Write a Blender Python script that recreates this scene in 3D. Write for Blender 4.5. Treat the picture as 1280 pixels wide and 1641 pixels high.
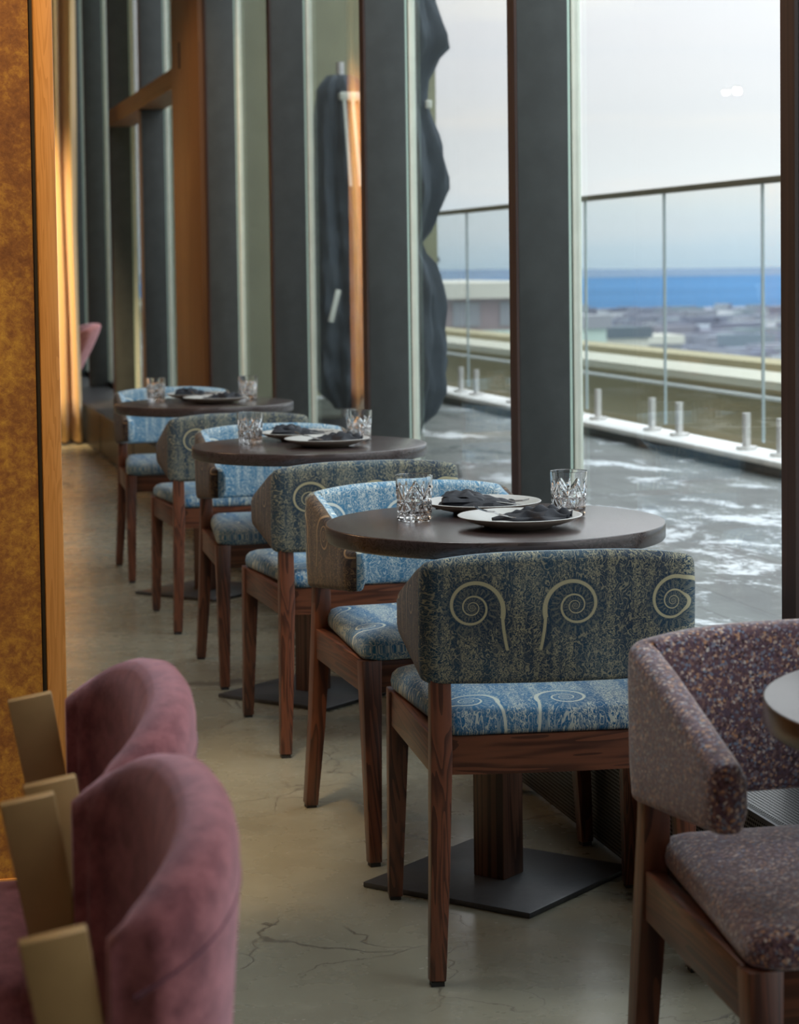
import bpy, bmesh, math, random
from mathutils import Vector, Matrix
random.seed(7)
for o in list(bpy.data.objects): bpy.data.objects.remove(o, do_unlink=True)
S = bpy.context.scene
COL = S.collection
PI = math.pi

# ------------------------------------------------------------------ camera
FPX, PPX, PPY, W_, H_ = 3500.0, 640.0, 625.0, 1280.0, 1641.0
yaw, pitch, roll = math.radians(13.6), math.atan(200/3500), math.radians(.75)
fwd = Vector((math.sin(yaw)*math.cos(pitch), math.cos(yaw)*math.cos(pitch), -math.sin(pitch)))
rgt = Vector((math.cos(yaw), -math.sin(yaw), 0)); upv = rgt.cross(fwd)
R_ = rgt*math.cos(roll) - upv*math.sin(roll); U_ = upv*math.cos(roll) + rgt*math.sin(roll)
cd = bpy.data.cameras.new('camera'); cam = bpy.data.objects.new('camera', cd); COL.objects.link(cam)
M = Matrix.Identity(4)
for i in range(3):
    M[i][0], M[i][1], M[i][2] = R_[i], U_[i], -fwd[i]
M[2][3] = 1.28
cam.matrix_world = M
cd.sensor_fit = 'AUTO'; cd.sensor_width = 36; cd.lens = FPX/H_*36
cd.shift_y = -(H_/2-PPY)/H_
cd.clip_start = .05; cd.clip_end = 60000
cd.dof.use_dof = True; cd.dof.focus_distance = 4.25; cd.dof.aperture_fstop = 7.0; cd.dof.aperture_blades = 9
S.camera = cam
S.view_settings.view_transform = 'Standard'; S.view_settings.look = 'None'
S.view_settings.exposure = 0.06; S.view_settings.gamma = 1
S.view_settings.use_curve_mapping = False
S.cycles.max_bounces = 12; S.cycles.transparent_max_bounces = 24; S.cycles.transmission_bounces = 12
S.cycles.diffuse_bounces = 5
S.cycles.sample_clamp_indirect = 6

# ------------------------------------------------------------------ node helper
class X:
    """a scalar socket with arithmetic"""
    def __init__(s, nt, v): s.nt, s.v = nt, v
    def op(s, kind, *a, clamp=False):
        n = s.nt.nodes.new('ShaderNodeMath'); n.operation = kind; n.use_clamp = clamp
        for i, q in enumerate((s,)+a):
            q = q.v if isinstance(q, X) else q
            if isinstance(q, (int, float)): n.inputs[i].default_value = q
            else: s.nt.links.new(q, n.inputs[i])
        return X(s.nt, n.outputs[0])
    def __add__(s, o): return s.op('ADD', o)
    def __sub__(s, o): return s.op('SUBTRACT', o)
    def __mul__(s, o): return s.op('MULTIPLY', o)
    def __truediv__(s, o): return s.op('DIVIDE', o)
    def __rsub__(s, o): return (s*-1.0)+o
    __radd__ = __add__; __rmul__ = __mul__
    def lt(s, o): return s.op('LESS_THAN', o)
    def gt(s, o): return s.op('GREATER_THAN', o)
    def abs(s): return s.op('ABSOLUTE')
    def fract(s): return s.op('FRACT')
    def max(s, o): return s.op('MAXIMUM', o)
    def min(s, o): return s.op('MINIMUM', o)
    def sm(s, a, b):                       # smooth step between a and b
        n = s.nt.nodes.new('ShaderNodeMapRange'); n.interpolation_type = 'SMOOTHSTEP'
        s.nt.links.new(s.v, n.inputs[0]); n.inputs[1].default_value = a; n.inputs[2].default_value = b
        return X(s.nt, n.outputs[0])

def new_mat(name):
    m = bpy.data.materials.new(name); m.use_nodes = True
    nt = m.node_tree; b = nt.nodes['Principled BSDF']
    return m, nt, b
def coords(nt, kind='Object', scale=(1, 1, 1)):
    t = nt.nodes.new('ShaderNodeTexCoord'); mp = nt.nodes.new('ShaderNodeMapping')
    mp.inputs['Scale'].default_value = scale
    nt.links.new(t.outputs[kind], mp.inputs[0]); return mp.outputs[0]
def noise(nt, vec, scale, detail=3, rough=.5, dist=0):
    n = nt.nodes.new('ShaderNodeTexNoise'); n.inputs['Scale'].default_value = scale
    n.inputs['Detail'].default_value = detail; n.inputs['Roughness'].default_value = rough
    n.inputs['Distortion'].default_value = dist
    nt.links.new(vec, n.inputs['Vector']); return X(nt, n.outputs['Fac'])
def voro(nt, vec, scale, out='Distance'):
    n = nt.nodes.new('ShaderNodeTexVoronoi'); n.inputs['Scale'].default_value = scale
    nt.links.new(vec, n.inputs['Vector'])
    return X(nt, n.outputs[out]) if out == 'Distance' else n.outputs[out]
def sep(nt, vec):
    n = nt.nodes.new('ShaderNodeSeparateXYZ'); nt.links.new(vec, n.inputs[0])
    return [X(nt, o) for o in n.outputs]
def comb(nt, a, b, c=0):
    n = nt.nodes.new('ShaderNodeCombineXYZ')
    for i, q in enumerate((a, b, c)):
        if isinstance(q, X): nt.links.new(q.v, n.inputs[i])
        else: n.inputs[i].default_value = q
    return n.outputs[0]
def mixc(nt, f, a, b):
    n = nt.nodes.new('ShaderNodeMix'); n.data_type = 'RGBA'
    if isinstance(f, X): nt.links.new(f.v, n.inputs[0])
    else: n.inputs[0].default_value = f
    for i, q in ((6, a), (7, b)):
        if isinstance(q, tuple): n.inputs[i].default_value = (*q, 1)
        else: nt.links.new(q, n.inputs[i])
    return n.outputs[2]
def ramp(nt, f, stops):
    n = nt.nodes.new('ShaderNodeValToRGB'); cr = n.color_ramp
    while len(cr.elements) < len(stops): cr.elements.new(.5)
    for e, (p, c) in zip(cr.elements, stops): e.position = p; e.color = (*c, 1)
    nt.links.new(f.v, n.inputs[0]); return n.outputs[0]
def bump(nt, b, h, strength=.3, dist=.002):
    n = nt.nodes.new('ShaderNodeBump'); n.inputs['Strength'].default_value = strength
    n.inputs['Distance'].default_value = dist
    nt.links.new(h.v, n.inputs['Height']); nt.links.new(n.outputs[0], b.inputs['Normal'])
def setc(nt, b, c):
    if isinstance(c, tuple): b.inputs['Base Color'].default_value = (*c, 1)
    else: nt.links.new(c, b.inputs['Base Color'])

# ------------------------------------------------------------------ world: overcast sky, low cloud bands
w = bpy.data.worlds.new('sky'); S.world = w; w.use_nodes = True
nt = w.node_tree; bg = nt.nodes['Background']
v = coords(nt, 'Generated'); sx, sy, sz = sep(nt, v)
el = sz.max(0.0)
grad = ramp(nt, el.op('POWER', .5), [(0, (.56, .70, .84)), (.08, (.62, .74, .86)), (.14, (.74, .82, .90)), (.20, (.86, .89, .92)), (.32, (.84, .84, .88)), (1, (.75, .82, .93))])
cl = noise(nt, comb(nt, sx*4.0, sy*4.0, sz*34.0), 1.0, 5, .55)
cloud = mixc(nt, cl.sm(.47, .68)*el.sm(.015, .05), grad, (.93, .91, .90))
cloud2 = mixc(nt, noise(nt, comb(nt, sx*3.0, sy*3.0, sz*40.0+7.0), 1.0, 4, .5).sm(.5, .75)*.5, cloud, (.78, .81, .87))
nt.links.new(cloud2, bg.inputs['Color'])
nt.links.new((el*3.2+1.10+(1.0-el.sm(.0, .07))*.24).v, bg.inputs['Strength'])

# ------------------------------------------------------------------ lamps' light inside the room, and added fill lights
def area(name, loc, rot, size, power, col, sy=None):
    l = bpy.data.lights.new(name, 'AREA'); l.energy = power; l.color = col; l.size = size
    if sy: l.shape = 'RECTANGLE'; l.size_y = sy
    o = bpy.data.objects.new(name, l); COL.objects.link(o); o.location = loc; o.rotation_euler = rot
    return o
def aim(o, t):
    o.rotation_euler = (Vector(t)-o.location).to_track_quat('-Z', 'Y').to_euler()
WARM = (1, .56, .20)
def spot(loc, to, power, col, deg, size=.12):
    l = bpy.data.lights.new('ceiling_spot', 'SPOT'); l.energy = power; l.color = col; l.spot_size = math.radians(deg); l.spot_blend = .6
    l.shadow_soft_size = size; o = bpy.data.objects.new('ceiling_spot', l); COL.objects.link(o); o.location = loc; aim(o, to)
spot((.0, 3.35, 4.2), (.02, 4.5, 1.35), 640, (1, .64, .28), 32)
spot((.95, 14.7, 4.2), (1.15, 16.1, 1.1), 520, (1, .70, .34), 27)
spot((.30, 13.9, 4.2), (.44, 16.1, 1.2), 1500, (1, .72, .42), 44)
aim(area('unseen_area_light', (.2, -1.6, 3.4), (0, 0, 0), 1.8, 13, (1, .74, .52)), (.6, 3.0, .7))  # weak warm fill added behind the camera to lift the near chairs
spot((-.9, 10.4, 4.1), (1.8, 12.3, 1.4), 260, (1, .66, .36), 36)  # extra spot added to brighten the brown door panel
aim(area('unseen_area_light', (.5, 4.35, 3.9), (0, 0, 0), 1.0, 75, (.93, .98, 1)), (1.3, 7.6, .6))  # unseen cool fill, added to brighten the chairs farther down the row
aim(area('unseen_area_light', (-2.4, 7.5, 3.2), (0, 0, 0), 1.2, 42, (1, .60, .32)), (1.1, 7.0, .5))

# ------------------------------------------------------------------ mesh helpers
def mesh(name, verts, faces, mat, parent=None, smooth=35, bev=0, seg=2, uv=None):
    bm = bmesh.new(); vs = [bm.verts.new(v) for v in verts]
    for f in faces:
        try: bm.faces.new([vs[i] for i in f])
        except ValueError: pass
    if uv is None: bmesh.ops.recalc_face_normals(bm, faces=bm.faces)
    if bev:
        bmesh.ops.bevel(bm, geom=[e for e in bm.edges if e.is_manifold and e.calc_face_angle(0) > .5], offset=bev, segments=seg, profile=.5, affect='EDGES')
    me = bpy.data.meshes.new(name); bm.to_mesh(me); bm.free()
    if uv:
        ul = me.uv_layers.new(name='UVMap')
        for lp in me.loops: ul.data[lp.index].uv = uv[lp.vertex_index]
        b2 = bmesh.new(); b2.from_mesh(me); bmesh.ops.recalc_face_normals(b2, faces=b2.faces); b2.to_mesh(me); b2.free()
    if smooth:
        me.polygons.foreach_set('use_smooth', [True]*len(me.polygons))
        me.set_sharp_from_angle(angle=math.radians(smooth))
    me.materials.append(mat)
    o = bpy.data.objects.new(name, me); COL.objects.link(o)
    if parent: o.parent = parent
    return o
class G:
    """collects boxes, beams and lathes for one mesh"""
    def __init__(s): s.v, s.f = [], []
    def add(s, v, f):
        n = len(s.v); s.v += [tuple(q) for q in v]; s.f += [tuple(i+n for i in q) for q in f]; return s
    def box(s, x0, x1, y0, y1, z0, z1):
        v = [(x, y, z) for z in (z0, z1) for x, y in ((x0, y0), (x1, y0), (x1, y1), (x0, y1))]
        return s.add(v, [(3, 2, 1, 0), (4, 5, 6, 7), (0, 1, 5, 4), (1, 2, 6, 5), (2, 3, 7, 6), (3, 0, 4, 7)])
    def beam(s, p, q, a, b, a2=None, b2=None, side=(1, 0, 0)):
        p, q = Vector(p), Vector(q); d = (q-p).normalized(); sd = Vector(side)
        sd = (sd - d*sd.dot(d)).normalized(); t = d.cross(sd)
        a2 = a if a2 is None else a2; b2 = b if b2 is None else b2
        v = []
        for c, aa, bb in ((p, a, b), (q, a2, b2)):
            for i, j in ((-1, -1), (1, -1), (1, 1), (-1, 1)): v.append(c+sd*i*aa/2+t*j*bb/2)
        return s.add(v, [(3, 2, 1, 0), (4, 5, 6, 7), (0, 1, 5, 4), (1, 2, 6, 5), (2, 3, 7, 6), (3, 0, 4, 7)])
    def poly(s, pts, side=(1, 0, 0)):
        # a bar through (point, width, depth) stations with shared rings
        n = len(s.v); sd = Vector(side); P = [Vector(q[0]) for q in pts]; m = len(P)
        for i, (_, a, b) in enumerate(pts):
            d = (P[min(i+1, m-1)]-P[max(i-1, 0)]).normalized(); e = (sd-d*sd.dot(d)).normalized(); t = d.cross(e)
            for u, w_ in ((-1, -1), (1, -1), (1, 1), (-1, 1)): s.v.append(tuple(P[i]+e*u*a/2+t*w_*b/2))
        for i in range(m-1):
            for j in range(4): s.f.append((n+i*4+j, n+i*4+(j+1) % 4, n+i*4+4+(j+1) % 4, n+i*4+4+j))
        s.f += [(n+3, n+2, n+1, n), tuple(n+(m-1)*4+j for j in range(4))]
        return s
    def cyl(s, p, q, r, r2=None, n=16):
        p, q = Vector(p), Vector(q); d = (q-p).normalized(); r2 = r if r2 is None else r2
        sd = d.orthogonal().normalized(); t = d.cross(sd); v = []
        for c, rr in ((p, r), (q, r2)):
            for i in range(n):
                a = 2*PI*i/n; v.append(c+(sd*math.cos(a)+t*math.sin(a))*rr)
        f = [(i, (i+1) % n, n+(i+1) % n, n+i) for i in range(n)]
        return s.add(v, f+[tuple(range(n-1, -1, -1)), tuple(range(n, 2*n))])
    def lathe(s, prof, n=48, c=(0, 0, 0)):
        v = []; f = []; m = len(prof)
        for r, z in prof:
            for i in range(n):
                a = 2*PI*i/n; v.append((c[0]+r*math.cos(a), c[1]+r*math.sin(a), c[2]+z))
        for k in range(m-1):
            for i in range(n):
                f.append((k*n+i, k*n+(i+1) % n, (k+1)*n+(i+1) % n, (k+1)*n+i))
        f.append(tuple(range(n-1, -1, -1))); f.append(tuple((m-1)*n+i for i in range(n)))
        return s.add(v, f)
    def build(s, name, mat, parent=None, **k): return mesh(name, s.v, s.f, mat, parent, **k)
def tag(o, label=None, cat=None, group=None, kind=None):
    if label: o['label'] = label
    if cat: o['category'] = cat
    if group: o['group'] = group
    if kind: o['kind'] = kind
    return o
def empty(name, loc=(0, 0, 0), rz=0):
    o = bpy.data.objects.new(name, None); COL.objects.link(o); o.location = loc; o.rotation_euler = (0, 0, rz)
    o.empty_display_size = .05; return o
def kids(o): return [c for c in COL.objects if c.parent == o]
def copy_tree(o, parent=None):
    c = o.copy(); COL.objects.link(c); c.parent = parent
    for ch in kids(o): copy_tree(ch, c)
    return c
def struct(o): o['kind'] = 'structure'; return o

# ------------------------------------------------------------------ materials
def wood(name, dark, light, grain='z', rough=.38, scale=1.0, coat=.15):
    m, nt, b = new_mat(name)
    hi, lo = 70*scale, 4*scale
    sc = {'z': (hi, hi, lo), 'x': (lo, hi, hi), 'y': (hi, lo, hi)}[grain]
    n1 = noise(nt, coords(nt, 'Object', sc), 1.0, 4, .6, .6)
    big = noise(nt, coords(nt, 'Object', tuple(q*.22 for q in sc)), 1.0, 2, .5, 1.2)
    ring = (big*9.0).fract().sm(.0, .9)
    f = (n1*.6+ring*.4).sm(.28, .72)
    setc(nt, b, mixc(nt, f, dark, light)); b.inputs['Roughness'].default_value = rough
    b.inputs['Coat Weight'].default_value = coat; b.inputs['Coat Roughness'].default_value = .25
    bump(nt, b, n1, .15, .0006); return m
WZ = wood('walnut_upright', (.050, .016, .008), (.150, .050, .024))
WX = wood('walnut_across', (.052, .017, .009), (.140, .048, .023), 'x')
WY = wood('walnut_along', (.052, .017, .009), (.140, .048, .023), 'y')
TOP = wood('dark_oak_top', (.032, .022, .021), (.058, .041, .039), 'x', .27, 2.2, .3)
POST = wood('dark_oak_post', (.028, .012, .008), (.10, .045, .026), 'z', .45, .7)
OAKT = wood('amber_oak_trim', (.46, .21, .05), (.56, .27, .075), 'z', .45, 1.6, .05)
BROWN = wood('brown_door_wood', (.16, .075, .026), (.20, .098, .036), 'z', .5, .25, .0)
BROWNY = wood('brown_beam_wood', (.17, .08, .03), (.22, .11, .04), 'y', .5, .25, .0)
FACE = wood('dark_brown_mullion_face', (.030, .014, .010), (.05, .024, .017), 'z', .5, .4, .0)

def paisley():
    m, nt, b = new_mat('paisley_fabric')
    uv = coords(nt, 'UV'); x, y, _ = sep(nt, uv)
    lx = .09-(x+.07).op('PINGPONG', .18)
    ly = ((y-.672+.135)/.27).fract()*.27-.135
    r = (lx*lx+ly*ly).op('SQRT'); th = ly.op('ARCTAN2', lx)/(-2*PI)
    k = (r/.00337).op('LOGARITHM', 2.2)-th
    phase = k.op('FLOOR')+th
    line = (1.0-((k.fract()-.5).abs()).sm(.075, .12))*phase.lt(3.06)
    tl = (1.0-((lx-.052-(ly*ly)*1.5).abs()).sm(.0022, .0034))*ly.gt(-.078)*ly.lt(.006)
    line = line.max(tl)
    disk = (1.0-r.sm(.050, .053)).max((lx-.052).abs().lt(.009)*ly.gt(-.078)*ly.lt(0.0))
    tail = disk*0.0; zone = disk.max(line)
    warp = noise(nt, uv, 18, 2); vx = x+(warp-.5)*.03; vy = y+(warp-.5)*.02
    n1 = noise(nt, comb(nt, vx, vy*.75), 150, 3, .6)
    curl = 1.0-((n1*8.0).fract()-.5).abs().sm(.10, .20)
    n2 = noise(nt, comb(nt, vx, vy*.6, 3.0), 62, 2, .5)
    curl2 = 1.0-((n2*7.0).fract()-.5).abs().sm(.06, .13)
    dots = 1.0-voro(nt, comb(nt, x, y), 230).sm(.22, .36)
    strip = noise(nt, comb(nt, x*3.4, y*.16), 12, 2, .5).sm(.40, .58)
    bgp = (curl*(.25+strip*.5)).max(curl2*.6).max(dots*strip*.85)
    ticks = (1.0-((th*22.0).fract()-.5).abs().sm(.10, .2))*((k.fract()-.5).abs().sm(.24, .32))*.30
    ins = line.max(ticks)
    f = (bgp*(1.0-disk*.62)).max(ins*zone)
    tone = noise(nt, uv, 5, 2).sm(.35, .65)
    fine = noise(nt, uv, 900, 1)
    inside = y.gt(1.2)                                       # lit tone painted in: inner face and seat paler than outer back
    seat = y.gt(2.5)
    side = (x.abs().sm(.235, .25))*(1.0-inside)              # brown cast of warm light put into the outer wings' colour
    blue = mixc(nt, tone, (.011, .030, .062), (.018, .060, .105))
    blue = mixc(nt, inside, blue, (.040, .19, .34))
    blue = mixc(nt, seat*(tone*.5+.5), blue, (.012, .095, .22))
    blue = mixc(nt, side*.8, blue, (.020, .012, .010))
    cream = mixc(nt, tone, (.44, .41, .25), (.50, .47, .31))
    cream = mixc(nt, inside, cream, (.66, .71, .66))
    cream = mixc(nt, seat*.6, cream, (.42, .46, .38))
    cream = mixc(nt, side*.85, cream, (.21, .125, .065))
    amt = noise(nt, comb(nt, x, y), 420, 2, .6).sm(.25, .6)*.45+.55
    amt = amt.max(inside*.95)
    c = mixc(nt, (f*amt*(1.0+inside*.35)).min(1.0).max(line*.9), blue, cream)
    setc(nt, b, c); b.inputs['Roughness'].default_value = .85
    b.inputs['Sheen Weight'].default_value = .10; b.inputs['Sheen Roughness'].default_value = .4
    b.inputs['Specular IOR Level'].default_value = .25
    bump(nt, b, f*.4+fine*.6, .25, .0008); return m
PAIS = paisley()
def tweed():
    m, nt, b = new_mat('tweed_fabric'); v = coords(nt, 'Object')
    c = voro(nt, v, 270, 'Color'); s = nt.nodes.new('ShaderNodeSeparateColor'); nt.links.new(c, s.inputs[0])
    a = X(nt, s.outputs[0])
    col = ramp(nt, a, [(0, (.040, .022, .030)), (.3, (.17, .09, .10)), (.5, (.085, .065, .12)), (.65, (.30, .17, .14)), (.8, (.18, .27, .40)), (.9, (.62, .32, .15)), (1, (.70, .66, .62))])
    setc(nt, b, mixc(nt, noise(nt, v, 25, 2).sm(.3, .7)*.3, col, (.12, .07, .08)))
    b.inputs['Roughness'].default_value = .95; b.inputs['Sheen Weight'].default_value = .6
    b.inputs['Specular IOR Level'].default_value = .15
    bump(nt, b, noise(nt, v, 500, 3), .6, .0015); return m
TWEED = tweed()
def felt(name, a, b_):
    m, nt, b = new_mat(name); v = coords(nt, 'Object')
    f = noise(nt, v, 34, 5, .65).sm(.3, .7)
    setc(nt, b, mixc(nt, f, a, b_)); b.inputs['Roughness'].default_value = .95
    b.inputs['Sheen Weight'].default_value = .7; b.inputs['Sheen Tint'].default_value = (.9, .6, .7, 1)
    b.inputs['Specular IOR Level'].default_value = .15
    bump(nt, b, noise(nt, v, 300, 3), .4, .002); return m
PINK = felt('rose_felt', (.165, .055, .062), (.36, .135, .145))
SEAM = felt('dark_rose_seam', (.07, .02, .035), (.11, .035, .05))
SALMON = felt('salmon_felt', (.45, .16, .15), (.58, .25, .22))
def plain(name, c, rough=.5, metal=0, nscale=0, amt=.15, bmp=0):
    m, nt, b = new_mat(name)
    if nscale:
        n = noise(nt, coords(nt, 'Object'), nscale, 4, .6)
        setc(nt, b, mixc(nt, n.sm(.3, .7), tuple(q*(1-amt) for q in c), tuple(min(1, q*(1+amt)) for q in c)))
        if bmp: bump(nt, b, n, bmp, .002)
    else: setc(nt, b, c)
    b.inputs['Roughness'].default_value = rough; b.inputs['Metallic'].default_value = metal
    return m
DARKM = plain('charcoal_coated_steel', (.055, .058, .062), .42, .4, 40, .12, .1)
FIN = plain('slate_grey_mullion', (.044, .051, .050), .55, 0, 9, .14, .1)
FRAME = plain('pale_glazing_frame', (.80, .85, .74), .45, 0, 12, .05)
JOINT = plain('joint_sealant', (.42, .50, .52), .5)
FRAME2 = plain('green_glass_edge', (.50, .68, .60), .35)
GASK = plain('black_gasket', (.012, .012, .012), .6)
BLACK = plain('black_glide', (.015, .015, .015), .6)
BRONZE = plain('bronze_lacquered_wood', (.40, .27, .12), .38, .15, 6, .12)
STEEL = plain('polished_steel', (.65, .66, .68), .15, 1)
SATIN = plain('satin_steel', (.72, .72, .70), .4, .6, 20, .08)
NAP = plain('charcoal_napkin_cloth', (.008, .011, .018), .6, 0, 400, .3, .3); NAP.node_tree.nodes['Principled BSDF'].inputs['Specular IOR Level'].default_value = .45
CANV = plain('slate_canvas', (.055, .075, .092), .8, 0, 5, .18, .2)
SNOWK = plain('snowy_white_kerb', (.80, .80, .77), .7, 0, 9, .08, .2)
OLIVE = plain('olive_render', (.30, .31, .20), .9, 0, 2.5, .07)
CEILM = plain('ceiling_paint', (.42, .40, .37), .9, 0, 3, .05)
WALLM = plain('dark_plaster', (.20, .155, .12), .85, 0, 3, .12)

def plate_mat():
    m, nt, b = new_mat('speckled_stoneware'); v = coords(nt, 'Object')
    x, y, z = sep(nt, v)
    sp = 1.0-voro(nt, v, 260).sm(.10, .2)
    c = mixc(nt, sp*noise(nt, v, 60, 2).gt(.52)*.7, (.46, .47, .45), (.20, .15, .11))
    nrm = nt.nodes.new('ShaderNodeNewGeometry'); _, _, nz = sep(nt, nrm.outputs['Normal'])
    setc(nt, b, mixc(nt, (nz*-1.0).sm(.1, .4), c, (.32, .27, .22)))     # unglazed clay underside
    b.inputs['Roughness'].default_value = .28; return m
PLATE = plate_mat()
def glass_mat():
    m, nt, b = new_mat('cut_crystal')
    setc(nt, b, (1, 1, 1)); b.inputs['Roughness'].default_value = 0.0
    b.inputs['Transmission Weight'].default_value = 1; b.inputs['IOR'].default_value = 1.5; return m
CRYST = glass_mat()
def pane_mat(name, tint, f0=.05, gain=1.0):
    m = bpy.data.materials.new(name); m.use_nodes = True; nt = m.node_tree; nt.nodes.clear()
    out = nt.nodes.new('ShaderNodeOutputMaterial'); mix = nt.nodes.new('ShaderNodeMixShader')
    tr = nt.nodes.new('ShaderNodeBsdfTransparent'); gl = nt.nodes.new('ShaderNodeBsdfGlossy')
    tr.inputs[0].default_value = (*tint, 1); gl.inputs['Roughness'].default_value = .0
    lw = nt.nodes.new('ShaderNodeLayerWeight'); lw.inputs[0].default_value = .5
    f = (X(nt, lw.outputs['Facing']).op('POWER', 5.0)*(1-f0)*gain+f0).min(1.0)
    nt.links.new(f.v, mix.inputs[0]); nt.links.new(tr.outputs[0], mix.inputs[1]); nt.links.new(gl.outputs[0], mix.inputs[2])
    nt.links.new(mix.outputs[0], out.inputs[0]); return m
PANE = pane_mat('window_glass', (.972, .990, .980), .035, 1.0)
BALG = pane_mat('balustrade_glass', (.975, .99, .985), .03, .25)

def floor_mat():
    m, nt, b = new_mat('polished_concrete'); v = coords(nt, 'Object')
    base = mixc(nt, noise(nt, v, 1.3, 5, .6).sm(.3, .7), (.175, .165, .120), (.245, .235, .175))
    base = mixc(nt, noise(nt, v, 9, 6, .7).sm(.45, .8)*.45, base, (.30, .285, .22))
    n = nt.nodes.new('ShaderNodeTexVoronoi'); n.feature = 'DISTANCE_TO_EDGE'; n.inputs['Scale'].default_value = 3.2
    mp = coords(nt, 'Object'); wn = nt.nodes.new('ShaderNodeTexNoise'); wn.inputs['Scale'].default_value = 5
    wn.inputs['Detail'].default_value = 6
    nt.links.new(mp, wn.inputs['Vector'])
    va = nt.nodes.new('ShaderNodeVectorMath'); va.operation = 'MULTIPLY_ADD'; nt.links.new(wn.outputs['Color'], va.inputs[0])
    va.inputs[1].default_value = (.35, .35, 0); nt.links.new(mp, va.inputs[2]); nt.links.new(va.outputs[0], n.inputs['Vector'])
    crack = (1.0-X(nt, n.outputs[0]).sm(.002, .012))*noise(nt, v, 2.2, 2).sm(.45, .6)
    pits = (1.0-voro(nt, v, 48).sm(.06, .12))*noise(nt, v, 3, 3).sm(.5, .62)
    scr = 1.0-((noise(nt, coords(nt, 'Object', (4, 9, 1)), 2.0, 2, .5, 2.5)*14.0).fract()-.5).abs().sm(.004, .012)
    scr = scr*noise(nt, v, 4, 2).sm(.5, .6)
    d = crack.max(pits).max(scr*.6)
    setc(nt, b, mixc(nt, d*.75, base, (.045, .035, .025)))
    rr = noise(nt, v, 6, 4, .6)
    nt.links.new((rr*.22+.16+d*.2).v, b.inputs['Roughness'])
    bump(nt, b, noise(nt, v, 25, 5, .6)-d*.8, .12, .003); return m
FLOOR = floor_mat()

def gold_mat():
    m, nt, b = new_mat('mottled_gold_panel'); v = coords(nt, 'Object')
    n1 = noise(nt, v, 5, 8, .8, .2); n2 = noise(nt, v, 55, 6, .8, .4)
    f = (n1*.6+n2*.4).sm(.34, .68)
    c = ramp(nt, f, [(0, (.12, .042, .012)), (.4, (.22, .092, .020)), (.7, (.34, .17, .028)), (1, (.50, .29, .045))])
    setc(nt, b, c); b.inputs['Roughness'].default_value = .45; b.inputs['Metallic'].default_value = .25
    bump(nt, b, n2, .3, .002); return m
GOLD = gold_mat()
def curtain_mat():
    m, nt, b = new_mat('amber_curtain'); v = coords(nt, 'Object', (60, 60, 2))
    setc(nt, b, mixc(nt, noise(nt, v, 1, 3), (.60, .36, .12), (.74, .48, .19))); b.inputs['Roughness'].default_value = .75
    b.inputs['Sheen Weight'].default_value = .4; return m
CURT = curtain_mat()
def grille_mat(ax):
    m, nt, b = new_mat('perforated_grille'); v = coords(nt, 'Object'); x, y, z = sep(nt, v)
    p, q = (y, z) if ax == 'front' else (y, x)
    P = .0085
    a = (p/P).fract()-.5
    row = (q/P).op('FLOOR'); a = ((p/P)+row*.5).fract()-.5; c = (q/P).fract()-.5
    r = (a*a+c*c).op('SQRT'); hole = 1.0-r.sm(.30, .36)
    setc(nt, b, mixc(nt, hole, (.085, .085, .088), (.003, .003, .003)))
    b.inputs['Metallic'].default_value = .5
    nt.links.new((hole*.5+.32).v, b.inputs['Roughness'])
    nt.links.new(((1.0-hole)*.6).v, b.inputs['Specular IOR Level'])
    bump(nt, b, 1.0-hole, .8, .002); return m
GRF, GRT = grille_mat('front'), grille_mat('top')
def deck_mat():
    m, nt, b = new_mat('wet_snowy_decking'); v = coords(nt, 'Object'); x, y, z = sep(nt, v)
    base = mixc(nt, noise(nt, v, 3, 5).sm(.3, .7), (.040, .048, .048), (.095, .112, .105))
    gap = ((x/.14).fract()).lt(.07)
    base = mixc(nt, gap*.8, base, (.015, .02, .02))
    s = noise(nt, coords(nt, 'Object', (1.5, .8, 1)), 2.2, 6, .62, .5)
    fr = noise(nt, v, 22, 4, .6)
    fr2 = noise(nt, coords(nt, 'Object', (5, 2.2, 1)), 6.0, 6, .7, 1.0)
    snow = (s*.62+fr*.12+fr2*.26).sm(.50, .585)
    near = noise(nt, v, .55, 2)
    setc(nt, b, mixc(nt, snow*near.sm(.35, .5), base, (.66, .70, .72)))
    nt.links.new((snow*.4+.42).v, b.inputs['Roughness'])
    bump(nt, b, snow, .4, .01); return m
DECK = deck_mat()
def city_mat():
    m, nt, b = new_mat('distant_town_ground'); v = coords(nt, 'Object')
    c = voro(nt, v, .018, 'Color'); s = nt.nodes.new('ShaderNodeSeparateColor'); nt.links.new(c, s.inputs[0])
    col = ramp(nt, X(nt, s.outputs[0]), [(0, (.13, .15, .20)), (.35, (.25, .24, .29)), (.6, (.33, .33, .36)), (.8, (.22, .29, .30)), (1, (.70, .70, .70))])
    setc(nt, b, mixc(nt, noise(nt, v, .003, 4).sm(.35, .65)*.6, col, (.22, .26, .33))); b.inputs['Roughness'].default_value = 1
    b.inputs['Specular IOR Level'].default_value = 0; return m
CITY = city_mat()
SEA = plain('blue_sea', (.085, .185, .33), 1, 0, .0006, .15); SEA.node_tree.nodes['Principled BSDF'].inputs['Specular IOR Level'].default_value = 0
HILL = plain('haze_blue_hills', (.125, .19, .28), 1, 0, .0008, .06)  # distance haze is mixed into this hill colour
BLD = [plain('far_render_'+n, c, .9) for n, c in (('grey', (.30, .31, .34)), ('cream', (.62, .60, .52)), ('mauve', (.32, .26, .28)), ('mint', (.55, .66, .58)), ('tan', (.40, .35, .25)), ('slate', (.12, .15, .18)))]

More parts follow.
